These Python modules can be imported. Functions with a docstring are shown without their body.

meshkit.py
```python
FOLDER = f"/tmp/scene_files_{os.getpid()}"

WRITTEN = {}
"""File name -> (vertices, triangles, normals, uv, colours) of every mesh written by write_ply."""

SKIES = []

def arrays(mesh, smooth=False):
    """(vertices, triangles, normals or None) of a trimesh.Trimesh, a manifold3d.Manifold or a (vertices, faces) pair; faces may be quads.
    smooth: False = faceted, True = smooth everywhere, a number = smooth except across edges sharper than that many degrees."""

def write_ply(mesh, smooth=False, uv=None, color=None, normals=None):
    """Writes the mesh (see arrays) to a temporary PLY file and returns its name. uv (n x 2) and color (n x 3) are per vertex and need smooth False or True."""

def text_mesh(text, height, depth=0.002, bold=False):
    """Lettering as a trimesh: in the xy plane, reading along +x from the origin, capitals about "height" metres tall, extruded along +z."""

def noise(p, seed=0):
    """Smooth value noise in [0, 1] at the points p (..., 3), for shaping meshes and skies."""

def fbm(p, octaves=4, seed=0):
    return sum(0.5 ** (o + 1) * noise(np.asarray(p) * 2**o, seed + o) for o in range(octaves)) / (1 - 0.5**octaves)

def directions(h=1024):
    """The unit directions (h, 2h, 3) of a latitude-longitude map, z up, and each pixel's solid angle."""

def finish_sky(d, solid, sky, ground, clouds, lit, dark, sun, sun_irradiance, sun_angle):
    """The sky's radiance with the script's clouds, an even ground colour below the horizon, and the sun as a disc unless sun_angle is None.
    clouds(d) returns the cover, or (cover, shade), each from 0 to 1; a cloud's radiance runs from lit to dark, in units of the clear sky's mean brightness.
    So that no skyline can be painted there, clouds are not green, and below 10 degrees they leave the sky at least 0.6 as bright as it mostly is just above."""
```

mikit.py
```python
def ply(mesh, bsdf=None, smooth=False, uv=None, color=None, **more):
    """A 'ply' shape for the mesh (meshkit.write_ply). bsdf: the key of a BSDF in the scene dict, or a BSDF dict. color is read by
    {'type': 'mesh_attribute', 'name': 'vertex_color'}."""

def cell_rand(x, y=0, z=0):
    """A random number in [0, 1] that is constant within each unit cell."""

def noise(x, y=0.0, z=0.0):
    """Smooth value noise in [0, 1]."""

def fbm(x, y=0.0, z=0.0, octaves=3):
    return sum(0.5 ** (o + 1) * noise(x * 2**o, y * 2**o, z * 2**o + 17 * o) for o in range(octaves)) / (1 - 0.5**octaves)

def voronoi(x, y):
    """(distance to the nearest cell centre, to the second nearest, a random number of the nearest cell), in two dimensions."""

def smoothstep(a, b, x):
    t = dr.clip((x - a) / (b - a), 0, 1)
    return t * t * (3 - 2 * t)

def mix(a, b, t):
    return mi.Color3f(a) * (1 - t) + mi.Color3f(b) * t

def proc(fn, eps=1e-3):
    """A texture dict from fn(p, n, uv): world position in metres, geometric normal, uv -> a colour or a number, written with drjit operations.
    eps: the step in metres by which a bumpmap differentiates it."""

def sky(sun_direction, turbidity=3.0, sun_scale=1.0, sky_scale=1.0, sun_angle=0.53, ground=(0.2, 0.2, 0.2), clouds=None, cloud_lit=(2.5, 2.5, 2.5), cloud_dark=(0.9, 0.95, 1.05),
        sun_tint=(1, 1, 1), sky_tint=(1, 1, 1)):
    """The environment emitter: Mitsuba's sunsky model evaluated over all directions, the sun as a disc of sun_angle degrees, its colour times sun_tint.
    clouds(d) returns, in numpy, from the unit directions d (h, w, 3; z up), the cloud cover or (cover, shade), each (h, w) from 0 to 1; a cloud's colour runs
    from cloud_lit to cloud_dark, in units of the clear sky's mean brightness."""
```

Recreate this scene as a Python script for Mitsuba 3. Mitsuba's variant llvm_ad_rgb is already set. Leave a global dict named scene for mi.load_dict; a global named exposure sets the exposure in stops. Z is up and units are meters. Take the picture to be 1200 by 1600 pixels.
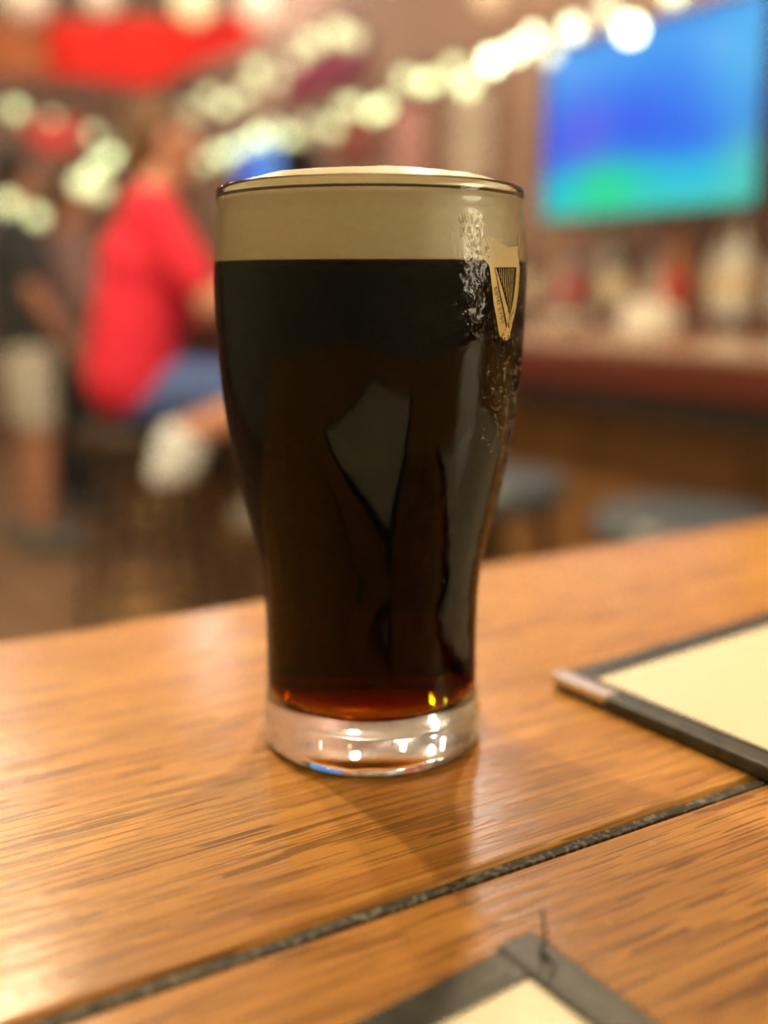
import math, random
import numpy as np, trimesh, manifold3d as m3, shapely.geometry as sg
import mitsuba as mi, drjit as dr
import mikit, meshkit
from mikit import proc, noise, fbm, smoothstep, mix
random.seed(7); rng = np.random.default_rng(7)
T = mi.ScalarTransform4f
PI = math.pi
scene, labels = {}, {}

# ------------------------------------------------------------------ camera, exposure, lights
exposure = 0.72
PITCH, FPX = math.radians(12.5), 1600.0
CAM = np.array([0.0, 0.0, 1.18])
FWD = np.array([0, math.cos(PITCH), -math.sin(PITCH)])
UP = np.array([0, math.sin(PITCH), math.cos(PITCH)])
scene['camera'] = {'type': 'thinlens', 'fov': math.degrees(2 * math.atan(600 / FPX)), 'fov_axis': 'x',
                   'aperture_radius': 0.0046, 'focus_distance': 0.248, 'near_clip': 0.01, 'far_clip': 100.0,
                   'to_world': T().look_at(origin=CAM.tolist(), target=(CAM + FWD).tolist(), up=[0, 0, 1])}
TT = 1.05                                   # table top height
ROOM = math.radians(31.0)                   # the room stands at an angle to the camera
E1 = np.array([math.cos(ROOM), math.sin(ROOM), 0]); E2 = np.array([-math.sin(ROOM), math.cos(ROOM), 0])

def ab(a, b, z=0.0): return E1 * a + E2 * b + np.array([0, 0, z])
def ray(x, y): return FWD + np.array([1, 0, 0]) * (x - 600) / FPX - UP * (y - 800) / FPX
def at(x, y, Y):                            # the point at distance Y ahead that is seen there
    d = ray(x, y); return CAM + d * (Y / d[1])
def on_a(x, y, a):                          # the point of the plane a = const
    d = ray(x, y); return CAM + d * ((a - CAM @ E1) / (d @ E1))

# lamps: key -> (position, bulb radius, radiance)
WARM = np.array([1.0, 0.76, 0.46])
LAMPS = [((-1.10, 1.72, 2.62), .042, 1050 * WARM, 'shaded brass pendant lamp over the dining table, ahead to the left'),
         ((-0.76, 1.80, 2.40), .042, 460 * WARM, 'shaded brass pendant lamp over the dining table, right of the leftmost one'),
         ((0.33, 1.60, 2.74), .042, 550 * WARM, 'shaded brass pendant lamp over the dining table, straight ahead'),
         ((1.25, 1.30, 2.45), .045, 18 * WARM, 'shaded brass pendant lamp ahead to the right, before the bar'),
         ((1.62, -.02, 1.40), .27, 8.0 * np.array([1, .90, .62]), 'large round opal pendant lamp hanging low to the right of the dining table')]
CEILING_LAMPS = [(0.7, 4.6, 17), (0.6, 6.8, 34), (2.3, 3.2, 30), (2.3, 6.0, 32), (-0.4, -1.9, 4)]

# ------------------------------------------------------------------ materials
def rgb(*c): return {'type': 'rgb', 'value': list(map(float, c))}
def pr(color, rough=.5, **k):
    return {'type': 'twosided', 'b': {'type': 'principled', 'base_color': color if isinstance(color, dict) else rgb(*color), 'roughness': rough, **k}}

TF = math.radians(29.6)
def pores(u, w, lower):
    a = noise(u * 50 + 37 * mikit.cell_rand(dr.floor(w * 720)), w * 720, 7 + 3 * lower)
    b = noise(u * 60 + 3.1 * noise(u * 6, w * 300), w * 1700, 3 + 3 * lower)
    dens = .6 + .4 * smoothstep(.3, .6, fbm(u * 6, w * 90, 9.0, 2))
    return dr.maximum(smoothstep(.64, .76, a) * dens, .6 * smoothstep(.55, .78, b))
def wood(p, n, uv):
    u = p.x * math.cos(TF) + p.y * math.sin(TF); v = -p.x * math.sin(TF) + p.y * math.cos(TF)
    lower = smoothstep(.1705, .1704, v)
    w = v + .0035 * (noise(u * 7, v * 12) - .5) + .0006 * (noise(u * 30, v * 60) - .5)
    broad = fbm(u * 3 + 11 * lower, w * 55, 3.0, 3)
    band = fbm(u * 5 + 5, w * 240, 1.0, 2)
    c = mix((.56, .255, .052), (.70, .36, .088), broad)
    c = mix(c, mi.Color3f(.40, .150, .034), smoothstep(.5, .8, band) * .6)
    c = mix(c, mi.Color3f(.60, .29, .088), lower * .45)
    pore = pores(u, w, lower)
    c = mix(c, mi.Color3f(.15, .055, .014), pore * .75)
    scr = smoothstep(.93, .97, noise(u * 260, v * 330, 2.0)) * smoothstep(.5, .7, noise(u * 30, v * 30))
    return mix(c, mi.Color3f(.8, .55, .3), scr * .35)
def wood_h(p, n, uv):
    u = p.x * math.cos(TF) + p.y * math.sin(TF); v = -p.x * math.sin(TF) + p.y * math.cos(TF)
    w = v + .0035 * (noise(u * 7, v * 12) - .5) + .0006 * (noise(u * 30, v * 60) - .5)
    lower = smoothstep(.1705, .1704, v)
    return 1 - .55 * pores(u, w, lower) + .5 * fbm(u * 160, v * 260, 1.0, 2) + .5 * noise(u * 40, v * 60)
scene['mat_wood'] = {'type': 'twosided', 'b': {'type': 'bumpmap', 'arbitrary': proc(wood_h, eps=2.5e-4), 'scale': .00010,
                     'b': {'type': 'blendbsdf', 'weight': .45,
                           'a': {'type': 'principled', 'base_color': proc(wood), 'roughness': .46, 'specular': .38},
                           'b': {'type': 'principled', 'base_color': proc(wood), 'roughness': .20, 'specular': .42}}}}
def grit(p, n, uv):
    return mix((.035, .034, .030), (.26, .25, .20), smoothstep(.45, .85, fbm(p.x * 900, p.y * 900, 0., 2)) * .8)
scene['mat_grit'] = pr(proc(grit), .7)
def binding(p, n, uv):
    u = p.x * .819 + p.y * .574; v = -p.x * .574 + p.y * .819
    return mix((.018, .021, .020), (.060, .066, .060), fbm(u * 300, v * 300, 0., 3))
scene['mat_binding'] = pr(proc(binding), .38, specular=.5)
def page(p, n, uv): return mix((.86, .82, .62), (.90, .87, .69), fbm(p.x * 25, p.y * 25, 0., 3))
scene['mat_page'] = pr(proc(page), .28, specular=.5, clearcoat=.4, clearcoat_gloss=.9)
scene['mat_metal'] = pr((.75, .75, .78), .22, metallic=1.0)
scene['mat_brass'] = pr((.75, .50, .20), .3, metallic=1.0)
scene['mat_black'] = pr((.012, .012, .014), .4)
def gloss(p, n, uv): return dr.select(p.z < TT + .0135, mi.Float(1.0), mi.Float(.38))     # the wetted wall is less glossy than the clean foot
scene['mat_glass'] = {'type': 'dielectric', 'int_ior': 1.5, 'ext_ior': 1.0, 'specular_reflectance': proc(gloss)}
scene['mat_beer'] = {'type': 'dielectric', 'int_ior': 1.345, 'ext_ior': 1.5}
scene['mat_water'] = {'type': 'dielectric', 'int_ior': 1.33, 'ext_ior': 1.0}
def foam(p, n, uv): return mix((.80, .745, .56), (.88, .83, .66), fbm(p.x * 700, p.y * 700, p.z * 700, 3))
scene['mat_foam'] = pr(proc(foam), .3, specular=.5)
scene['mat_gold'] = pr((.47, .355, .13), .35, metallic=.2)
scene['mat_gold_pale'] = pr((.44, .36, .19), .4)
scene['mat_ink'] = pr((.03, .02, .01), .6)
def pl(name, c, rough=.6, **k): scene['mat_' + name] = pr(c, rough, **k)
def plaster(p, n, uv): return mix((.31, .175, .12), (.43, .27, .20), fbm(p.x * 1.3, p.y * 1.3, p.z * 1.7, 3))
pl('plaster', proc(plaster), .8)
def floorwood(p, n, uv):
    a = p.x * E1[0] + p.y * E1[1]; b = p.x * E2[0] + p.y * E2[1]
    return mix((.16, .095, .055), (.31, .195, .12), fbm(a * 30, b * 1.5, mikit.cell_rand(a * 8) * 9, 3))
pl('floor', proc(floorwood), .3, specular=.5)
pl('cream', (.64, .58, .48), .8)
pl('sage', (.56, .60, .46), .8)
def redwood(p, n, uv): return mix((.065, .013, .008), (.12, .024, .014), fbm(p.x * 4, p.y * 4, p.z * 40, 3))
pl('redwood', proc(redwood), .3, specular=.5)
def darkwood(p, n, uv): return mix((.20, .10, .040), (.33, .175, .075), fbm(p.x * 9, p.y * 9, p.z * 1.5, 3))
pl('brownwood', proc(darkwood), .4)
pl('espresso', (.030, .018, .012), .4)
pl('counter', (.30, .20, .15), .12, specular=.6)
pl('brass_pale', (.6, .5, .3), .4)
pl('red_cloth', (.80, .020, .016), .8)
pl('orange_cloth', (.42, .13, .05), .8)
pl('pink_cloth', (.80, .10, .10), .8)
pl('red_shirt', (.64, .018, .050), .85)
pl('blue_denim', (.065, .12, .33), .85)
pl('white_cotton', (.62, .62, .60), .85)
pl('dark_cotton', (.035, .040, .050), .85)
pl('mauve_cotton', (.30, .19, .19), .85)
pl('navy_cotton', (.03, .035, .10), .85)
pl('skin', (.50, .25, .17), .55)
pl('hair_brown', (.10, .05, .025), .6)
pl('hair_dark', (.02, .014, .012), .6)
pl('shoe_white', (.74, .84, .90), .5)
pl('shoe_grey', (.16, .18, .19), .5)
pl('eye', (.85, .85, .82), .2)
pl('iris', (.03, .02, .015), .2)
pl('lips', (.40, .10, .09), .4)
pl('slate_vinyl', (.075, .095, .125), .35)
pl('cable', (.02, .03, .015), .6)
pl('ceramic', (.78, .74, .68), .25, specular=.5)
pl('label_cream', (.75, .65, .45), .6)
pl('label_red', (.55, .04, .04), .6)
for nm, c in dict(clear=(.62, .64, .60), green=(.06, .16, .05), amber=(.34, .13, .03), grey=(.26, .27, .29), dark=(.03, .02, .02), pale=(.66, .70, .70)).items():
    pl('bottle_' + nm, c, .15, specular=.6)

# ------------------------------------------------------------------ helpers
def add(key, mesh, mat, smooth=30, label=None, cat=None, group=None, kind=None, **k):
    base, n = key, 0
    while key in scene: n += 1; key = f'{base}_{n:03d}'
    scene[key] = mikit.ply(mesh, 'mat_' + mat if mat else None, smooth=smooth, **k)
    note(key, label, cat, group, kind)
    return key
def note(key, label=None, cat=None, group=None, kind=None):
    d = {k: v for k, v in dict(label=label, category=cat, group=group, kind=kind).items() if v}
    if d: labels[key] = d
used = set()
def thing(key, label, cat, group=None):
    base, n = key, 0
    while key in used: n += 1; key = f'{base}_{n:03d}'
    used.add(key); note(key, label, cat, group); return key
def frame3(ex, ey, ez, o):
    M = np.eye(4); M[:3, 0], M[:3, 1], M[:3, 2], M[:3, 3] = ex, ey, ez, o; return M
def rbox(sx, sy, sz, r=.002):               # a box with rounded edges, centred
    r = min(r, .49 * min(sx, sy, sz))
    s = m3.Manifold.sphere(r, 12)
    x, y, z = sx / 2 - r, sy / 2 - r, sz / 2 - r
    m = m3.Manifold.batch_hull([s.translate([a * x, b * y, c * z]) for a in (-1, 1) for b in (-1, 1) for c in (-1, 1)])
    return tm(m)
def tm(m):
    q = m.to_mesh(); return trimesh.Trimesh(np.array(q.vert_properties[:, :3]), np.array(q.tri_verts), process=False)
def put(m, M=None, o=None, rz=0):
    m = m.copy()
    if rz: m.apply_transform(trimesh.transformations.rotation_matrix(rz, [0, 0, 1]))
    if M is not None: m.apply_transform(M)
    if o is not None: m.apply_translation(np.asarray(o, float))
    return m
def lathe(prof, n=48, o=(0, 0, 0), disp=None):
    """surface of revolution; profile (r, z) ordered from the bottom axis outwards and up gives outward normals."""
    prof = np.asarray(prof, float); ang = np.arange(n) * 2 * PI / n
    R, Z = np.repeat(prof[:, 0:1], n, 1), np.repeat(prof[:, 1:2], n, 1)
    if disp is not None: R = R + np.where(R > 1e-6, disp(ang[None, :], R, Z), 0)
    V = np.stack([R * np.cos(ang), R * np.sin(ang), Z], -1).reshape(-1, 3)
    i, j = np.meshgrid(np.arange(len(prof) - 1), np.arange(n), indexing='ij')
    A, B, C, D = i * n + j, i * n + (j + 1) % n, (i + 1) * n + (j + 1) % n, (i + 1) * n + j
    F = np.concatenate([np.stack([A, B, C], -1).reshape(-1, 3), np.stack([A, C, D], -1).reshape(-1, 3)])
    if prof[0, 0] < 1e-9 or prof[-1, 0] < 1e-9:
        m = trimesh.Trimesh(V, F, process=False); m.merge_vertices(digits_vertex=9); m.update_faces(m.nondegenerate_faces())
        m.apply_translation(o); return m
    m = trimesh.Trimesh(V, F, process=False); m.apply_translation(o); return m
def tube(pts, r, n=8):
    pts = np.asarray(pts, float)
    s = m3.Manifold.sphere(1, n)
    rr = np.broadcast_to(r, (len(pts),))
    b = [m3.Manifold.batch_hull([s.scale([rr[i]] * 3).translate(pts[i].tolist()), s.scale([rr[i + 1]] * 3).translate(pts[i + 1].tolist())]) for i in range(len(pts) - 1)]
    return tm(m3.Manifold.batch_boolean(b, m3.OpType.Add) if len(b) > 1 else b[0])
def prism(poly, h):                          # polygon in xy, extruded along z
    return trimesh.creation.extrude_polygon(sg.Polygon(poly) if not isinstance(poly, sg.Polygon) else poly, h, engine='earcut')
def bulb(key, pos, r, radiance, weight, label=None, cat=None, group=None):
    base, n = key, 0
    while key in scene: n += 1; key = f'{base}_{n:03d}'
    scene[key] = {'type': 'sphere', 'center': list(map(float, pos)), 'radius': float(r), 'bsdf': {'type': 'ref', 'id': 'mat_ceramic'},
                  'emitter': {'type': 'area', 'radiance': rgb(*radiance), 'sampling_weight': float(weight)}}
    note(key, label, cat, group)

# ------------------------------------------------------------------ the room
A0, A1, B0, B1, HC = -2.6, 3.0, -2.8, 9.2, 3.2
RM = lambda a, b, z: frame3(E1, E2, [0, 0, 1], ab(a, b, z))
def slab(key, sa, sb, sz, a, b, z, mat): add(key, put(trimesh.creation.box((sa, sb, sz)), RM(a, b, z)), mat, False, kind='structure')
slab('floor', A1 - A0 + .4, B1 - B0 + .4, .1, (A0 + A1) / 2, (B0 + B1) / 2, -.05, 'floor')
slab('ceiling', A1 - A0 + .4, B1 - B0 + .4, .1, (A0 + A1) / 2, (B0 + B1) / 2, HC + .05, 'cream')
slab('wall_right', .1, B1 - B0, HC, A1 + .05, (B0 + B1) / 2, HC / 2, 'plaster')
slab('wall_left', .1, B1 - B0, HC, A0 - .05, (B0 + B1) / 2, HC / 2, 'sage')
slab('wall_back', A1 - A0, .1, HC, (A0 + A1) / 2, B1 + .05, HC / 2, 'plaster')
slab('wall_front', A1 - A0, .1, HC, (A0 + A1) / 2, B0 - .05, HC / 2, 'sage')

# ------------------------------------------------------------------ dining table
def tf(a, b, z=0.): return np.array([a * math.cos(TF) - b * math.sin(TF), a * math.sin(TF) + b * math.cos(TF), z])
TM = lambda a, b, z: frame3([math.cos(TF), math.sin(TF), 0], [-math.sin(TF), math.cos(TF), 0], [0, 0, 1], tf(a, b, z))
STRIP, FAR = .1702, .3865
t = thing('dining_table', 'orange-brown oak table with a dark strip let into its top, under the beer', 'table')
def board(b0, b1): add(t + '__board', put(rbox(1.7, b1 - b0, .034, .0025), TM(.25, (b0 + b1) / 2, TT - .017)), 'wood', 40)
board(STRIP + .0014, FAR); board(-.20, STRIP - .0014); board(-.40, -.2028)
def jitter_strip():
    n = 340; x = np.linspace(-.59, 1.09, n)
    V, F = [], []
    for i in range(n):
        h = -.0009 + .0005 * meshkit.fbm(np.array([x[i] * 300, 0, 1.0]), 2)
        w = .0014
        V += [(x[i], -w, -.004), (x[i], w, -.004), (x[i], w, h + .0003 * rng.random()), (x[i], 0, h + .0004 * rng.random()), (x[i], -w, h + .0003 * rng.random())]
    for i in range(n - 1):
        for k in range(5):
            a, b = i * 5 + k, i * 5 + (k + 1) % 5; F += [(a, a + 5, b), (b, a + 5, b + 5)]
    return trimesh.Trimesh(V, F, process=False)
js = jitter_strip()
add(t + '__inlay_strip', put(js, TM(0, STRIP, TT)), 'grit', False, label='dark gritty inlay strip')
add(t + '__inlay_strip', put(js, TM(0, -.2014, TT)), 'grit', False, label='dark gritty inlay strip')
add(t + '__pedestal', lathe([(0, .03), (.06, .03), (.05, .06), (.04, .2), (.04, .9), (.07, 1.0), (.12, TT - .034), (0, TT - .034)], 32, tf(.25, 0)), 'espresso')
add(t + '__base_plate', lathe([(0, 0), (.30, 0), (.30, .012), (.26, .022), (0, .03)], 48, tf(.25, 0)), 'espresso')

# ------------------------------------------------------------------ the pint glass
GX, GY, GZ = -.0037, .285, TT + .0002
OUT = np.array([(.0, .75), (10, .7), (20, .55), (26, .35), (27.6, .05), (29.5, .0), (31.0, .6), (31.9, 1.9), (32.2, 3.6), (32.15, 6.2), (31.95, 9.4), (31.75, 11.2), (31.2, 12.9), (30.75, 14.3), (30.6, 16.5), (30.55, 22),
                (30.5, 29.5), (30.6, 38.7), (30.75, 43.1), (31.1, 47.9), (31.8, 52.7), (32.75, 57.4), (33.8, 62.7), (34.95, 67.8), (36.3, 73.7), (37.6, 79.7), (38.85, 86.4), (39.8, 93.2), (40.55, 99.6),
                (41.3, 108.1), (41.8, 115.8), (42.0, 122.5), (42.0, 129.2), (41.75, 136.2), (41.3, 142.4), (40.75, 147.3), (40.35, 150.4), (40.5, 151.2), (40.75, 152.2), (40.75, 153.2), (40.35, 154.2), (39.7, 154.7), (39.0, 154.4), (38.6, 153.4), (38.55, 152.2), (38.6, 150.2)]) * 1e-3
def resample(P, step):
    P = np.asarray(P); d = np.r_[0, np.cumsum(np.linalg.norm(np.diff(P, axis=0), axis=1))]
    from scipy.interpolate import PchipInterpolator
    s = np.linspace(0, d[-1], int(d[-1] / step) + 1)
    return np.stack([PchipInterpolator(d, P[:, k])(s) for k in (0, 1)], 1)
prof = resample(OUT, .0005); prof[0, 0] = 0
FRONT = -PI / 2                                # the angle that faces the camera
def wet(ang, R, Z):
    """a film of running condensation, mostly on the right-hand side, and a slightly uneven cast base"""
    ph = (ang - FRONT + PI) % (2 * PI) - PI + 0 * R   # 0 faces the camera, positive to the right
    q = np.stack([ph * .041, Z, 0 * Z], -1)
    m = np.clip((ph - .25) / .5, 0, 1) * np.clip((2.6 - ph) / .4, 0, 1) * np.clip((Z - .018) / .01, 0, 1) * np.clip((.150 - Z) / .01, 0, 1)
    m = m * (.25 + .75 * np.clip((meshkit.fbm(q * [420, 160, 1], 2, 3) - .35) / .2, 0, 1))
    m = np.maximum(m, np.clip((ph - .42) / .08, 0, 1) * np.clip((1.0 - ph) / .1, 0, 1) * np.clip((Z - .112) / .008, 0, 1) * np.clip((.148 - Z) / .006, 0, 1) * 1.6)
    rip = 60e-6 * (meshkit.noise(q * [520, 330, 1], 5) - .5) + 34e-6 * (meshkit.noise(q * [1000, 700, 1], 8) - .5)
    st = np.clip((ph - .45) / .06, 0, 1) * np.clip((.95 - ph) / .1, 0, 1) * np.clip((Z - .112) / .008, 0, 1) * np.clip((.148 - Z) / .006, 0, 1)
    rip = rip + st * 80e-6 * (meshkit.noise(q * [650, 900, 1], 15) - .5) / np.maximum(m, 1e-3)
    run = 36e-6 * (meshkit.noise(q * [260, 40, 1], 9) - .5) * np.clip((Z - .018) / .01, 0, 1) * np.clip((.15 - Z) / .01, 0, 1)
    base = 130e-6 * (meshkit.noise(q * [150, 190, 1], 6) - .5) * np.clip((.0125 - Z) / .003, 0, 1) * np.clip((Z - .0005) / .001, 0, 1) * (R > .02)
    under = 0 * R
    return rip * m + run + base
g = thing('pint_glass', 'tall waisted pint glass filled with dark stout, standing on the oak table', 'pint glass')
body = lathe(prof, 480, (GX, GY, GZ), wet)
add(g + '__body', body, 'glass', True)
def r_out(z): return np.interp(z, OUT[9:36, 1], OUT[9:36, 0])

# beer: its wall is the glass's inner face
ZF = .1357
zi = np.linspace(.021, ZF, 90)
wall_t = np.interp(zi, [.02, .05, .09, .14], [.0028, .0027, .0022, .0020])
inner = [(0, .0172), (.008, .0170), (.016, .0160), (.0225, .0145), (.0252, .0144), (.0268, .0160), (.02765, .0186)] + [(float(r_out(z) - w), float(z)) for z, w in zip(zi, wall_t)]
b = thing('stout_beer', 'near-black stout with a cream head, filling the pint glass', 'beer')
stout = {'type': 'homogeneous', 'albedo': rgb(.0, .0, .0), 'sigma_t': rgb(.106, .404, 1.0), 'scale': 760.0}
add(b + '__liquid', lathe(inner + [(0, ZF)], 200, (GX, GY, GZ)), 'beer', 40, label='near-black ruby-edged stout', interior=stout)
rf = inner[-1][0]
zf2 = np.linspace(ZF, .1518, 14)
fw = np.interp(zf2, [.13, .15, .1518], [.0020, .00195, .0021])
dome = [(.0382, .1530), (.0374, .1544), (.035, .1557), (.030, .1571), (.022, .1582), (.012, .1588), (0, .1590)]
fp = [(0, ZF - .0004), (rf - .0002, ZF - .0004)] + [(float(r_out(z) - w), float(z)) for z, w in zip(zf2, fw)] + dome
fp = np.vstack([np.array(fp[:2]), resample(np.array(fp[2:]), .0006)])
fm = lathe(fp, 160, (GX, GY, GZ))
v = fm.vertices; up = np.clip((v[:, 2] - GZ - .1535) / .002, 0, 1)
v[:, 2] += up * .0008 * (meshkit.fbm(v * [120, 120, 0], 3) - .5)
add(b + '__foam_head', fm, 'foam', 60, label='smooth cream-coloured head of foam')

# emblem printed on the glass: a golden harp, (s, z) in millimetres along the wall
H = dict(soundboard=[(32.43, 134.28), (34.14, 125.36), (36.28, 119.54), (37.12, 117.5), (37.78, 116.97), (40.26, 119.38), (39.66, 120.19), (36.02, 128.6), (34.33, 134.15)],
         inner_board=[(34.86, 134.16), (37.04, 130.2), (39.36, 126.0), (41.65, 122.66), (41.31, 120.93), (40.52, 120.16), (36.47, 128.66), (34.72, 133.85)],
         pillar=[(45.85, 134.15), (44.77, 130.2), (43.91, 126.73), (42.56, 123.12), (41.01, 120.47), (38.92, 118.0), (38.4, 116.92), (39.44, 116.32), (40.84, 116.1), (42.62, 116.74), (42.66, 117.86), (43.55, 120.15), (45.25, 123.38), (46.68, 126.86), (47.53, 130.21), (48.24, 134.18)],
         neck=[(29.5, 140.73), (31.82, 141.1), (34.33, 141.1), (37.37, 139.72), (41.41, 138.88), (47.08, 139.39), (46.72, 137.46), (48.1, 134.18), (32.43, 133.98), (31.95, 134.73), (29.87, 136.2)])
def on_glass(mesh, lift):                     # x = s, y = z (mm), z = thickness (mm)
    V = mesh.vertices * 1e-3; ph = FRONT + V[:, 0] / .042; R = r_out(V[:, 1]) + lift * 1e-3 + V[:, 2]
    return trimesh.Trimesh(np.stack([GX + R * np.cos(ph), GY + R * np.sin(ph), GZ + V[:, 1]], 1), mesh.faces, process=False)
def print_poly(poly, th, lift):
    m = prism(poly, th); m = m.subdivide_to_size(1.2); return on_glass(m, lift)
e = g + '__harp_emblem'
for nm, poly in H.items(): add(f'{e}__{nm}', print_poly(poly, .03, .07), 'gold_pale' if nm == 'neck' else 'gold', False)
for k in range(8):
    f0 = k / 7.0
    x0, z0 = 36.3 + f0 * 7.6, 133.9; x1, z1 = 36.9 + f0 * 4.9, 131.6 - f0 * 8.2
    dx = .13
    add(f'{e}__string', print_poly([(x0 - dx, z0), (x0 + dx, z0), (x1 + dx, z1), (x1 - dx, z1)], .03, .07), 'gold', False)
tx = meshkit.text_mesh('ESTD 1759', 1.3, .03, bold=True)
tx.apply_translation([-tx.bounds[0][0], -tx.bounds[:, 1].mean(), 0]); tx.apply_scale([9.6 / tx.bounds[1][0], 1, 1])
d = np.array([3.6, -8.9]); d /= np.linalg.norm(d); perp = np.array([-d[1], d[0]])
V = tx.vertices; tx = trimesh.Trimesh(np.c_[V[:, :1] * d + V[:, 1:2] * perp + [34.75, 129.3], V[:, 2]], tx.faces, process=False)
add(f'{e}__lettering', on_glass(tx, .11), 'ink', False)
for p0, p1, w in [((41.2, 120.6), (44.4, 124.0), .3), ((39.0, 118.2), (41.0, 120.4), .22)]:   # dark ornament on the pillar
    q = np.array(p1) - p0; n_ = np.array([-q[1], q[0]]) / np.linalg.norm(q) * w / 2
    add(f'{e}__ornament', print_poly([tuple(p0 + n_), tuple(p0 - n_), tuple(p1 - n_), tuple(p1 + n_)], .03, .11), 'ink', False)
note(e, 'golden harp emblem with small dark lettering')

# beads of condensation
dome_m = trimesh.creation.icosphere(1, 1.0); dome_m = dome_m.slice_plane([0, 0, -.02], [0, 0, 1], cap=True)
drops = []
def drop(ph, z, r):
    R = r_out(z) + .00003
    n_ = np.array([math.cos(FRONT + ph), math.sin(FRONT + ph), 0]); tt = np.array([-n_[1], n_[0], 0])
    q = dome_m.copy(); q.apply_scale([r * random.uniform(.8, 1.1), r * random.uniform(.9, 1.5), r * .6])
    q.apply_transform(frame3(tt, [0, 0, 1], n_, np.array([GX, GY, GZ + z]) + n_ * R)); drops.append(q)
for k in range(900):                            # dense crowd towards the right-hand edge
    z = random.gauss(.097, .012); ph = random.gauss(1.12 - (z - .095) * 6, .16)
    if .05 < z < .125 and .4 < ph < 1.75: drop(ph, z, random.uniform(.00018, .00045))
for k in range(260):                            # a streak under the rim
    z = random.uniform(.118, .147); ph = random.gauss(.66, .05)
    drop(ph, z, random.uniform(.0002, .0005))
for k in range(300):
    z = random.uniform(.02, .14); ph = random.uniform(.1, 1.7); drop(ph, z, random.uniform(.0001, .00026))
add(g + '__condensation', trimesh.util.concatenate(drops), 'water', 40, label='fine beads of condensation', kind='stuff')

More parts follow.
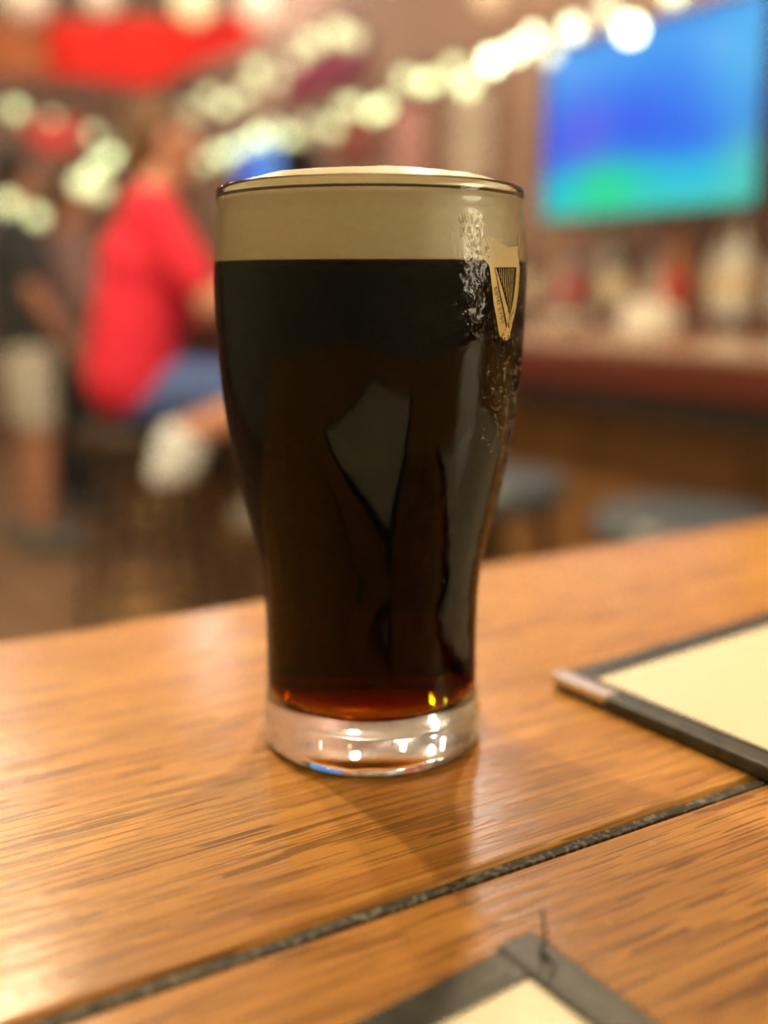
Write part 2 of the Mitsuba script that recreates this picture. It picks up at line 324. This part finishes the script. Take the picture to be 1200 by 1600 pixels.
# ------------------------------------------------------------------ the two menus
MA = math.radians(35.2)
mu = np.array([math.cos(MA), math.sin(MA), 0]); mv = np.array([mu[1], -mu[0], 0])
def menu(key, label, corner, eu, ev, lu, lv, th, metal=False, strap=False):
    """corner: the seen corner; eu, ev: unit directions of its two edges"""
    k = thing(key, label, 'menu')
    z = np.array([0, 0, 1.0]); c = np.array([*corner, TT + .0003])
    hand = np.sign(np.cross(eu, ev)[2])
    def blk(u0, u1, v0, v1, z0, z1, r):
        m = rbox(u1 - u0, v1 - v0, z1 - z0, r)
        M = frame3(eu, ev, z, c + eu * (u0 + u1) / 2 + ev * (v0 + v1) / 2 + z * (z0 + z1) / 2)
        m = put(m, M)
        if hand < 0: m.invert()
        return m
    bw = .0098
    add(k + '__backing_board', blk(.001, lu - .001, .001, lv - .001, 0, th - .0012, .0006), 'binding')
    add(k + '__page', blk(bw - .003, lu - bw + .003, bw - .003, lv - bw + .003, th - .0012, th - .0006, .0002), 'page', label='blank-looking cream page')
    add(k + '__binding_strip', blk(0, lu, 0, bw, -.0002, th, .0012), 'binding')
    add(k + '__binding_strip', blk(0, lu, lv - bw, lv, -.0002, th, .0012), 'binding')
    add(k + '__binding_strip', blk(-.0004, bw, -.0006 if strap else .0004, lv - .0004, -.0001, th + (.0005 if strap else .0002), .0012), 'binding')
    add(k + '__binding_strip', blk(lu - bw, lu, .0004, lv - .0004, -.0001, th + .0002, .0012), 'binding')
    for s in (0, 1):                             # stitched seams along the strips
        add(k + '__seam', blk(.012, lu - .012, bw - .0026, bw - .002, th - .0001, th + .0003, .0002) if s == 0 else blk(bw - .0026, bw - .002, .012, lv - .012, th - .0001, th + .0006, .0002), 'black')
    if metal: add(k + '__corner_guard', blk(-.0006, bw * .62, -.0008, .0235, th * .45, th + .0006, .0008), 'metal', label='shiny metal corner guard')
    if strap:
        p0 = c + eu * .004 + ev * .0075 + z * (th + .0006)
        add(k + '__loose_thread', tube([p0 + ev * .006 + eu * .004, p0 + ev * .003 - z * .0001, p0 - ev * .001 + z * .0006, p0 + np.array([.0004, .001, .003]), p0 + np.array([.0, .002, .0065]), p0 + np.array([-.0003, .002, .0088])], .00032, 6), 'black', label='black loose thread sticking up')
    return k
menu('menu', 'black-bound menu lying right of the pint glass, with a metal corner guard', (.0557, .318), mu, mv, .30, .23, .0042, metal=True)
menu('menu', 'black-bound menu nearest the viewer, a loose thread on its corner', (.0298, .1826), -mu, mv, .23, .30, .0028, strap=True)

# ------------------------------------------------------------------ pendant lamps that light the table
def pendant(pos, r, rad, label, w):
    p = np.array(pos); k = thing('pendant_lamp', label, 'lamp')
    bulb(k + '__bulb', p, r, rad, w)
    add(k + '__socket', lathe([(0, r * .96), (.016, r * .96), (.018, r + .05), (.008, r + .065), (0, r + .065)], 20, p), 'brass')
    if r < .1: add(k + '__shade', lathe([(.02, r + .052), (.13, r + .012), (.132, r + .015), (.022, r + .06), (.02, r + .052)], 40, p), 'brass')
    add(k + '__cord', tube([p + [0, 0, r + .06], [p[0], p[1], HC]], .004, 6), 'cable')
for pos, r, rad, label in LAMPS: pendant(pos, r, rad / 4 ** 0, label, 1.0)
for a, bb, L in CEILING_LAMPS:
    p = ab(a, bb, HC - .12); k = thing('ceiling_lamp', 'round white ceiling lamp on the pub ceiling', 'lamp', 'ceiling lamps outside the picture')
    bulb(k + '__globe', p, .12, L * np.array([1.05, 1.0, .93]), 1.0)
    add(k + '__mount', lathe([(0, .1), (.07, .1), (.08, .12), (0, .12)], 24, p), 'brass')

# ------------------------------------------------------------------ the bar on the right
BF = 1.68                                       # front edge of the bar top
k = thing('bar_counter', 'long dark red wooden bar counter behind the table, glossy top', 'bar counter')
BL0, BL1 = -.6, 8.6
add(k + '__counter_top', put(rbox(.66, BL1 - BL0, .02, .006), RM(BF + .33, (BL0 + BL1) / 2, 1.035)), 'counter', label='glossy beige-brown counter surface')
add(k + '__fascia', put(rbox(.05, BL1 - BL0, .085, .012), RM(BF + .024, (BL0 + BL1) / 2, .983)), 'redwood', label='dark red wooden fascia')
add(k + '__lower_trim', put(rbox(.04, BL1 - BL0, .055, .006), RM(BF + .04, (BL0 + BL1) / 2, .914)), 'black')
add(k + '__body', put(rbox(.36, BL1 - BL0, 1.02, .004), RM(BF + .44, (BL0 + BL1) / 2, .513)), 'brownwood')
for i in range(9): add(k + '__panel', put(rbox(.02, .86, .62, .006), RM(BF + .255, BL0 + .6 + i * 1.0, .50)), 'brownwood' if i < 3 else 'espresso')
add(k + '__foot_rail', tube([ab(BF + .15, BL0 + .05, .2), ab(BF + .15, BL1 - .05, .2)], .022, 12), 'brass')
for i in range(5): add(k + '__rail_bracket', put(rbox(.12, .03, .03, .005), RM(BF + .205, BL0 + .4 + i * 2.0, .2)), 'brass')
k = thing('back_bar_cabinet', 'brown wooden cabinet along the wall behind the bar, carrying bottles', 'cabinet')
add(k + '__body', put(rbox(.36, 6.0, 1.03, .004), RM(A1 - .185, 3.6, .517)), 'brownwood')
add(k + '__cabinet_top', put(rbox(.40, 6.04, .04, .008), RM(A1 - .205, 3.6, 1.055)), 'redwood')
for i in range(6): add(k + '__door', put(rbox(.02, .92, .86, .006), RM(A1 - .374, 1.1 + i, .5)), 'brownwood')

# bottles
def bottle_prof(h, r, nr):
    return [(0, 0), (r * .9, 0), (r, .006), (r, h * .58), (r * .85, h * .66), (nr * 1.2, h * .76), (nr, h * .80), (nr, h * .93), (nr * 1.25, h * .935), (nr * 1.25, h * .97), (nr, h), (0, h)]
KINDS = [('pale', 'white', .31, .047), ('grey', 'grey', .27, .042), ('clear', 'clear', .30, .040), ('dark', 'dark', .28, .038), ('pale', 'white', .26, .050), ('amber', 'amber', .30, .040), ('clear', 'clear', .24, .046), ('green', 'green', .29, .038)]
ORD = 'first second third fourth fifth sixth seventh eighth ninth tenth eleventh twelfth thirteenth fourteenth fifteenth sixteenth seventeenth eighteenth'.split()
order = [3, 5, 1, 2, 3, 1, 5, 2, 0, 4, 0, 6, 4, 0, 7, 2, 5, 6]
for i, kk in enumerate(order):
    mat, word, h, r = KINDS[kk]
    p = ab(A1 - .22 + (.05 if i % 2 else -.03), 3.42 - i * .135, 1.0755)
    q = thing('bottle', f'{word} bottle on the back bar, {ORD[i]} from the left below the television', 'bottle', 'bottles on the back bar')
    add(q + '__body', lathe(bottle_prof(h, r, .014), 24, p), 'bottle_' + mat)
    add(q + '__cap', lathe([(0, h), (.016, h), (.016, h + .02), (0, h + .02)], 16, p), ['black', 'brass', 'label_red'][i % 3])
    lab = [(r + .0006, h * .16), (r + .0012, h * .17), (r + .0012, h * .5), (r + .0006, h * .51)]
    add(q + '__bottle_label', lathe(lab, 24, p), ['label_cream', 'ceramic', 'label_red', 'label_cream'][i % 4])

# things on the bar counter
def bowl(x, y, a, r, h, mat, label):
    p = on_a(x, y, a); p[2] = 1.0455
    q = thing('bowl', label, 'bowl')
    add(q, lathe([(0, 0), (r * .5, 0), (r * .55, .006), (r * .9, h * .6), (r, h), (r * .96, h), (r * .85, h * .62), (r * .5, .01), (0, .009)], 40, p), mat)
for x, a, r, h, mat, word in [(880, 1.95, .085, .05, 'pale', 'beige'), (1010, 1.90, .065, .10, 'pale', 'cream')]:
    p = on_a(x, 500, a); p[2] = 1.0455
    q = thing('bowl' if h < .08 else 'jug', f'{word} ceramic {"bowl" if h < .08 else "jug"} standing on the bar counter', 'bowl' if h < .08 else 'jug')
    if h < .08: add(q, lathe([(0, 0), (r * .5, 0), (r * .55, .006), (r * .9, h * .6), (r, h), (r * .96, h), (r * .85, h * .62), (r * .5, .01), (0, .009)], 40, p), 'ceramic'); note(q, f'{word} ceramic bowl standing on the bar counter', 'bowl')
    else:
        add(q + '__body', lathe([(0, 0), (r * .8, 0), (r, .02), (r, h * .6), (r * .75, h * .9), (r * .8, h), (r * .74, h), (r * .68, h * .9), (r * .9, h * .6), (r * .9, .02), (0, .012)], 40, p), 'ceramic')
        add(q + '__handle', tube([p + E2 * -r * .9 + [0, 0, h * .75], p - E2 * r * 1.5 + [0, 0, h * .7], p - E2 * r * 1.5 + [0, 0, h * .35], p - E2 * r * .95 + [0, 0, h * .25]], .007, 8), 'ceramic')

# television on the bar's wall
def tv_img(p, n, uv):
    u, v = uv.x, uv.y
    g_ = lambda cx, cy, sx, sy: dr.exp(-dr.square((u - cx) / sx) - dr.square((v - cy) / sy))
    c = mix((.0, .16, 1.0), (.0, .34, 1.0), smoothstep(.45, .95, v))
    c = mix(c, mi.Color3f(.06, .55, 1.0), .8 * g_(.92, .70, .16, .3))
    c = mix(c, mi.Color3f(.10, .12, .95), .9 * g_(.20, .45, .17, .22))
    c = mix(c, mi.Color3f(.0, .10, 1.0), .8 * g_(.47, .45, .10, .2))
    c = mix(c, mi.Color3f(.0, .62, .85), smoothstep(.36, .16, v))
    c = mix(c, mi.Color3f(.0, .85, .28), .95 * g_(.34, .14, .2, .16))
    c = mix(c, mi.Color3f(.06, .75, .45), .8 * smoothstep(.12, .02, v))
    c = mix(c, mi.Color3f(.10, .70, .50), .7 * g_(.95, .18, .1, .22))
    return c * .52
def tv(key, label, o, ex, w, h, fn, img, weight):
    k = thing(key, label, 'television')
    ex = ex / np.linalg.norm(ex); ez = np.array([0, 0, 1.0]); ey = np.cross(ez, ex)     # ey points into the wall
    add(k + '__case', put(rbox(w + .03, .05, h + .03, .008), frame3(ex, ey, ez, o + ey * .030)), 'black')
    for s in (-1, 1):
        add(k + '__bezel', put(rbox(.015, .012, h + .03, .003), frame3(ex, ey, ez, o + ex * s * (w / 2 + .008))), 'black')
        add(k + '__bezel', put(rbox(w, .012, .015, .003), frame3(ex, ey, ez, o + ez * s * (h / 2 + .008))), 'black')
    V = np.array([o + ex * sx * w / 2 + ez * sz * h / 2 + ey * .002 for sx, sz in ((-1, -1), (1, -1), (1, 1), (-1, 1))])
    s = trimesh.Trimesh(V, [[0, 1, 2], [0, 2, 3]], process=False)
    add(k + '__screen', s, 'black', False, uv=np.array([(0, 0), (1, 0), (1, 1), (0, 1.)]), emitter={'type': 'area', 'radiance': img, 'sampling_weight': weight}, label='lit screen')
    add(k + '__wall_bracket', put(rbox(.2, .30, .2, .01), frame3(ex, ey, ez, o + ey * .20)), 'black')
o = on_a(1002, 187, 2.64)
tv('television', 'large lit television showing a bright blue picture, on the wall over the bar', o, -E2, 1.00, .60, 0, proc(tv_img), .8)
def tv2_img(p, n, uv): return mix((.02, .12, .75), (.10, .35, 1.0), smoothstep(.2, .8, uv.x)) * .5
tv('television', 'small blue-lit television far behind the pint glass rim', on_a(402, 252, 2.64), -E2, .62, .32, 0, proc(tv2_img), .1)

# strings of lights along the bar, and globe lamps
def garland(label, pts, a, radiance_fn, step, r, Yg=5.6):
    k = thing('string_lights', label, 'string lights')
    P = np.array([on_a(x, y, a) if a else at(x, y, Yg) for x, y in pts])
    d = np.r_[0, np.cumsum(np.linalg.norm(np.diff(P, axis=0), axis=1))]
    dense = np.linspace(0, d[-1], 60); C = np.stack([np.interp(dense, d, P[:, i]) for i in range(3)], 1)
    add(k + '__cable', tube(C, .006, 6), 'cable')
    S = np.arange(.06, d[-1], step)
    for s in S:
        s = s + random.uniform(-.35, .35) * step
        q = np.array([np.interp(s, d, P[:, i]) for i in range(3)])
        q[2] += random.uniform(-.05, .05); dist = np.linalg.norm(q - CAM)
        add(k + '__bulb_socket', lathe([(0, -.03), (.013, -.03), (.013, .0), (0, .0)], 10, q), 'cable')
        rr = r * random.uniform(.85, 1.1)
        bulb(k + '__bulb', q - [0, 0, .03 + rr], rr, radiance_fn(q, dist), .02)
GREEN = np.array([.72, .88, .40])
rng2 = random.Random(3)
garland('string of greenish-white globe lights along the bar front, right of the red banner', [(575, 0), (480, 58), (385, 108), (280, 150), (190, 210), (110, 282), (20, 300)], 1.75, lambda q, d: (1.5 if d > 5.2 else .75) * GREEN * rng2.choice([.4, .6, .7, .9, 1.1, 1.6]), .16, .032)
garland('brightest string of globe lights, running towards the television', [(1060, -24), (985, -10), (900, 4), (860, 42), (780, 78), (715, 92), (640, 112), (560, 150), (460, 182), (390, 205), (290, 245), (215, 300)], 2.45,
        lambda q, d: (4.2 if d < 4.3 else 1.4) * (np.array([.92, 1.0, .60]) if d < 4.3 else GREEN) * rng2.choice([.3, .5, .8, 1, 1.3, 1.7]), .125, .030)
garland('dim string of globe lights sloping down behind the person in red', [(-10, 322), (60, 296), (130, 262), (200, 205), (290, 150)], None, lambda q, d: .8 * GREEN * rng2.uniform(.6, 1.4), .13, .030, 3.65)
garland('dim string of globe lights at the far left under the red cloth', [(-60, 160), (40, 152), (120, 165), (190, 200)], None, lambda q, d: 1.3 * GREEN * rng2.uniform(.5, 1.4), .2, .035)
def globe(x, y, Y, r, rad, label):
    p = at(x, y, Y); k = thing('globe_lamp', label, 'lamp')
    bulb(k + '__globe', p, r, rad, .05)
    add(k + '__cap', lathe([(0, r * .97), (.03, r * .97), (.02, r + .03), (0, r + .03)], 20, p), 'brass')
    add(k + '__cord', tube([p + [0, 0, r + .02], [p[0], p[1], HC]], .005, 6), 'cable')
globe(302, 2, 4.6, .085, np.array([1.0, .78, .30]) * .42, 'yellow globe lamp hanging above the red cloth')
globe(405, 6, 4.6, .085, np.array([1.0, .66, .42]) * .42, 'peach globe lamp right of the yellow one above the red cloth')
globe(158, -6, 4.7, .075, np.array([.9, .45, .30]) * .26, 'dim peach globe lamp above the middle of the red cloth')
globe(40, -6, 4.7, .10, np.array([.9, .50, .32]) * .22, 'dim globe lamp at the far left above the orange cloth')
globe(765, -10, 4.0, .06, np.array([1, .40, .08]) * .25, 'small orange globe lamp at the top, left of the television')

# cloths hung overhead
def cloth(key, label, pts, Y, mat, amp=.02):
    P = sg.Polygon([(at(x, y, Y)[0], at(x, y, Y)[2]) for x, y in pts])
    m = prism(P, .006).subdivide_to_size(.06)
    V = m.vertices.copy()
    m = trimesh.Trimesh(np.c_[V[:, 0], Y + V[:, 2] + amp * np.sin(V[:, 0] * 22 + 2 * V[:, 1]), V[:, 1]], m.faces, process=False); m.fix_normals()
    k = thing(key, label, 'banner')
    add(k + '__cloth', m, mat, 60)
    x0, x1, z1 = V[:, 0].min(), V[:, 0].max(), V[:, 1].max()
    for x in (x0 + .08, x1 - .08): add(k + '__hanging_cord', tube([[x, Y, z1 - .03], [x, Y, HC]], .004, 6), 'cable')
cloth('cloth_banner', 'bright red cloth banner hanging at the upper left', [(75, 32), (425, 22), (400, 62), (310, 100), (225, 138), (140, 122), (75, 118)], 4.9, 'red_cloth')
cloth('cloth_banner', 'orange-brown cloth banner at the far upper left beside the red one', [(-90, 34), (78, 32), (78, 118), (-90, 112)], 4.95, 'orange_cloth')
cloth('pennant', 'small pinkish red pennant below the orange-brown banner', [(28, 186), (132, 190), (118, 232), (60, 240)], 5.4, 'pink_cloth')

# framed pictures on the bar's wall
def picture(x, y, w, h, color, label):
    o = on_a(x, y, A1 - .012); k = thing('framed_picture', label, 'picture')
    M = lambda du, dz, dn: frame3(-E2, E1, [0, 0, 1], o - E2 * du + np.array([0, 0, dz]) + E1 * dn)
    pl('print_' + str(len(scene)), color, .5); mt = list(scene)[-1][4:]
    add(k + '__print', put(rbox(w - .05, .008, h - .05, .002), M(0, 0, .004)), mt, label=None)
    for s in (-1, 1):
        add(k + '__frame', put(rbox(.03, .022, h, .004), M(s * (w / 2 - .015), 0, 0)), 'redwood')
        add(k + '__frame', put(rbox(w - .06, .022, .03, .004), M(0, s * (h / 2 - .015), 0)), 'redwood')
picture(735, 215, .42, .50, (.62, .48, .36), 'framed beige picture on the bar wall left of the television')
picture(640, 226, .42, .46, (.62, .30, .26), 'framed pinkish picture on the bar wall behind the foam')
picture(505, 110, 1.05, .26, (.22, .03, .06), 'long framed dark crimson picture high on the bar wall')
picture(556, 210, .45, .34, (.34, .10, .07), 'framed rust-red picture on the bar wall between two strings of lights')

# ------------------------------------------------------------------ stools
def stool(x, y, label, seat='slate_vinyl', h=.75):
    k = thing('bar_stool', label, 'bar stool')
    p = np.array([x, y, 0.])
    add(k + '__seat', lathe([(0, h - .07), (.16, h - .07), (.178, h - .05), (.18, h - .02), (.165, h - .003), (.1, h), (0, h)], 40, p), seat)
    for i in range(4):
        a_ = ROOM + PI / 4 + i * PI / 2; d_ = np.array([math.cos(a_), math.sin(a_), 0])
        add(k + '__leg', tube([p + d_ * .12 + [0, 0, h - .06], p + d_ * .21 + [0, 0, .016]], [.015, .014], 8), 'espresso')
    ring = [p + .185 * np.array([math.cos(q), math.sin(q), 0]) + [0, 0, .25] for q in np.linspace(0, 2 * PI, 25)]
    add(k + '__foot_ring', tube(ring, .009, 6), 'brass')
q = at(1075, 795, 1.95); stool(q[0], q[1], 'slate-blue bar stool right of the pint glass, nearest the table')
for xx, YY, w_ in [(245, 4.35, 'behind the person in red'), (395, 4.0, 'at the bar, behind the left edge of the pint glass')]:
    q = at(xx, 700, YY); stool(q[0], q[1], 'dark-seated bar stool ' + w_, 'espresso', .76)
q = at(765, 770, 2.35); stool(q[0], q[1], 'slate-blue bar stool half hidden behind the right edge of the pint glass')

# ------------------------------------------------------------------ people
def person(key, label, J, mats, rotz, pos, face_yaw=0., shorts=True, sleeve=.55):
    """J: joints in the person's own frame (x ahead, y left, z up)"""
    k = thing(key, label, 'person')
    M = trimesh.transformations.rotation_matrix(rotz, [0, 0, 1]); M[:3, 3] = pos
    S = m3.Manifold.sphere(1.0, 16)
    def sp(p, r): return S.scale([r] * 3 if np.isscalar(r) else list(r)).translate(list(map(float, p)))
    def bone(p, q, r0, r1): return m3.Manifold.batch_hull([sp(p, r0), sp(q, r1)])
    J = {a: np.array(v, float) for a, v in J.items()}
    hd, nk, ch, pv = J['head'], J['neck'], J['chest'], J['pelvis']
    side = np.array([0, 1., 0])
    parts = [m3.Manifold.batch_hull([sp(ch + side * .09, .105), sp(ch - side * .09, .105), sp(ch + [.03, 0, -.12], .11)]),
             m3.Manifold.batch_hull([sp(ch + side * .06, .10), sp(ch - side * .06, .10), sp(pv + side * .07, .11), sp(pv - side * .07, .11)]),
             m3.Manifold.batch_hull([sp(J['sh_l'], .055), sp(J['sh_r'], .055), sp(nk - [0, 0, .03], .06)]), bone(nk - [0, 0, .04], hd - [0, 0, .04], .055, .052)]
    cy, sy = math.cos(face_yaw), math.sin(face_yaw)
    def hp(x, y, z): return hd + np.array([x * cy - y * sy, x * sy + y * cy, z])
    parts += [m3.Manifold.batch_hull([sp(hp(-.012, 0, .03), (.098, .08, .09)), sp(hp(.045, 0, -.075), .042), sp(hp(.06, 0, -.02), .045)]),
              m3.Manifold.batch_hull([sp(hp(.098, 0, .01), .009), sp(hp(.122, 0, -.025), .012), sp(hp(.095, .016, -.03), .008), sp(hp(.095, -.016, -.03), .008)])]
    for s in (1, -1): parts.append(sp(hp(-.005, s * .083, -.005), (.022, .012, .034)))
    hands = []
    for s, n_ in ((1, 'l'), (-1, 'r')):
        sh, el, wr = J['sh_' + n_], J['el_' + n_], J['wr_' + n_]
        parts += [bone(sh, el, .052, .040), bone(el, wr, .041, .028)]
        d_ = (wr - el) / np.linalg.norm(wr - el)
        w_ = np.cross(d_, [0, 0, 1.]); w_ = w_ / np.linalg.norm(w_) if np.linalg.norm(w_) > .2 else np.array([1., 0, 0]); n2 = np.cross(w_, d_)
        kn = wr + d_ * .085
        parts.append(m3.Manifold.batch_hull([sp(wr, .024), sp(kn + w_ * .030, .014), sp(kn - w_ * .030, .014)]))
        for i, ln in enumerate((.072, .082, .076, .060)):
            b0 = kn + w_ * (.033 - .022 * i); b1 = b0 + d_ * ln * .5 - n2 * .012; b2 = b1 + d_ * ln * .35 - n2 * .026
            parts += [bone(b0, b1, .0095, .0088), bone(b1, b2, .0088, .0075)]
        th0 = wr + d_ * .03 + w_ * .022; th1 = th0 + d_ * .03 + w_ * .028 - n2 * .006; parts += [bone(th0, th1, .013, .011), bone(th1, th1 + d_ * .03 + w_ * .004 - n2 * .01, .011, .008)]
    for n_ in 'lr':
        hp_, kn, an = J['hip_' + n_], J['kn_' + n_], J['an_' + n_]
        toe = J['toe_' + n_]
        parts += [bone(hp_, kn, .085, .056), bone(kn, kn + (an - kn) * .35, .054, .056), bone(kn + (an - kn) * .35, an, .056, .036), bone(an - [0, 0, .03], toe, .038, .028)]
    body = m3.Manifold.batch_boolean(parts, m3.OpType.Add).refine_to_length(.02)
    bm = tm(body); bm.merge_vertices(); trimesh.smoothing.filter_taubin(bm, iterations=6)
    add(k + '__body', put(bm, M), mats['skin'], True)
    def cl(nm, ps, mat, lab=None):
        c = tm(m3.Manifold.batch_boolean(ps, m3.OpType.Add).refine_to_length(.025)); c.merge_vertices(); trimesh.smoothing.filter_taubin(c, iterations=4)
        return add(k + '__' + nm, put(c, M), mat, True, label=lab)
    sh_ = [m3.Manifold.batch_hull([sp(ch + side * .10, .122), sp(ch - side * .10, .122), sp(ch + [.035, 0, -.12], .125)]),
           m3.Manifold.batch_hull([sp(ch + side * .08, .118), sp(ch - side * .08, .118), sp(pv + side * .08 + [0, 0, .0], .128), sp(pv - side * .08, .128)]),
           m3.Manifold.batch_hull([sp(J['sh_l'], .068), sp(J['sh_r'], .068), sp(nk - [0, 0, .06], .062)])]
    for n_ in 'lr':
        sh, el = J['sh_' + n_], J['el_' + n_]; sh_.append(bone(sh, sh + (el - sh) * sleeve * 1.3, .070, .060))
    cl('shirt', sh_, mats['shirt'], mats['shirt_label'])
    for n_ in 'lr':
        h_, kn, an = J['hip_' + n_], J['kn_' + n_], J['an_' + n_]
        if shorts: pass
    low = [m3.Manifold.batch_hull([sp(pv + side * .08, .120), sp(pv - side * .08, .120), sp(J['hip_l'], .10), sp(J['hip_r'], .10)])]
    for n_ in 'lr':
        h_, kn, an = J['hip_' + n_], J['kn_' + n_], J['an_' + n_]
        if shorts: low.append(bone(h_, h_ + (kn - h_) * .72, .103, .085))
        else: low += [bone(h_, kn, .100, .074), bone(kn, an + (kn - an) * .06, .074, .062)]
    cl('shorts' if shorts else 'trousers', low, mats['low'], mats['low_label'])
    for n_ in 'lr':
        an, toe = J['an_' + n_], J['toe_' + n_]
        d_ = toe - an; d_[2] = 0; d_ = d_ / (np.linalg.norm(d_) + 1e-9); dn = np.array([0, 0, 1.])
        cl('shoe', [m3.Manifold.batch_hull([sp(an - d_ * .045 - dn * .03, .044), sp(an - dn * .005, .048), sp(toe, .036), sp(toe - d_ * .06 + dn * .012, .04)])], mats['shoe'], mats['shoe_label'])
    hair = m3.Manifold.batch_hull([sp(hp(-.022, 0, .042), (.102, .089, .092)), sp(hp(-.06, 0, -.04), .05)])
    fwd = np.array([cy, sy, 0]); nn = -fwd * .8 + np.array([0, 0, .6]); nn /= np.linalg.norm(nn)
    hair = hair.trim_by_plane(list(map(float, nn)), float(nn @ hp(.035, 0, .045)))
    add(k + '__hair', put(tm(hair.refine_to_length(.02)), M), mats['hair'], 50)
    for s in (1, -1):
        add(k + '__eye', put(tm(sp(hp(.082, s * .031, .012), .0125)), M), 'eye'); add(k + '__iris', put(tm(sp(hp(.0915, s * .0315, .012), .0052)), M), 'iris')
    add(k + '__mouth', put(tm(m3.Manifold.batch_hull([sp(hp(.084, .020, -.066), .006), sp(hp(.090, 0, -.064), .0075), sp(hp(.084, -.020, -.066), .006)])), M), 'lips')
    return k
def stand(h=1.74, arm=0.):
    s = h / 1.74
    J = dict(pelvis=(0, 0, .96), chest=(.0, 0, 1.29), neck=(0, 0, 1.47), head=(.03, 0, 1.615))
    for n_, y in (('l', 1), ('r', -1)):
        J |= {'sh_' + n_: (0, y * .185, 1.41), 'el_' + n_: (-.01 + .06 * arm, y * .25, 1.13), 'wr_' + n_: (.07 + .22 * arm, y * .26, .90 + .24 * arm), 'hip_' + n_: (0, y * .095, .90), 'kn_' + n_: (.02, y * .12, .49), 'an_' + n_: (-.01, y * .14, .085), 'toe_' + n_: (.15, y * .17, .036)}
    return {a: np.array(v) * s for a, v in J.items()}
def sit(seat, tuck=.25):
    z = seat + .10
    J = dict(pelvis=(0, 0, z + .03), chest=(.055, 0, z + .36), neck=(.085, 0, z + .55), head=(.13, 0, z + .69))
    for n_, y in (('l', 1), ('r', -1)):
        J |= {'sh_' + n_: (.07, y * .185, z + .49), 'hip_' + n_: (.02, y * .09, z - .01), 'kn_' + n_: (.44, y * .13, z - .02)}
    J |= {'el_r': (.22, -.24, z + .24), 'wr_r': (.40, -.16, z + .38), 'el_l': (.20, .25, z + .20), 'wr_l': (.42, .16, z + .22)}
    J |= {'an_r': (.46 - tuck, -.27, z - .12), 'toe_r': (.42 - tuck, -.28, z - .22), 'kn_r': (.44, -.19, z - .02), 'an_l': (.40, .15, z - .42), 'toe_l': (.52, .15, z - .48)}
    return J
# the one in red sits on a stool, facing the bar
rp = at(205, 640, 3.05); rp[2] = 0
stool(rp[0], rp[1], 'dark-legged bar stool under the person in the red shirt', 'espresso', .77)
person('person', 'person in a red T-shirt and blue shorts seated on a stool, facing the bar', sit(.786, .36),
       dict(skin='skin', shirt='red_shirt', low='blue_denim', shoe='shoe_white', hair='hair_brown', shirt_label='red T-shirt', low_label='blue shorts', shoe_label='white trainer'), ROOM - .25, rp, .15)
q = at(42, 600, 4.6); q[2] = 0
person('person', 'standing person in a dark T-shirt and white shorts at the far left', stand(1.76, .2),
       dict(skin='skin', shirt='dark_cotton', low='white_cotton', shoe='shoe_grey', hair='hair_dark', shirt_label='dark T-shirt', low_label='white shorts', shoe_label='grey trainer'), .55, q, .3)
q = at(112, 600, 5.4); q[2] = 0
person('person', 'person in a mauve shirt standing behind, between the dark shirt and the red one', stand(1.70, .1),
       dict(skin='skin', shirt='mauve_cotton', low='dark_cotton', shoe='shoe_grey', hair='hair_brown', shirt_label='mauve shirt', low_label='dark trousers', shoe_label='dark shoe'), ROOM + .2, q, -.3, shorts=False, sleeve=.75)
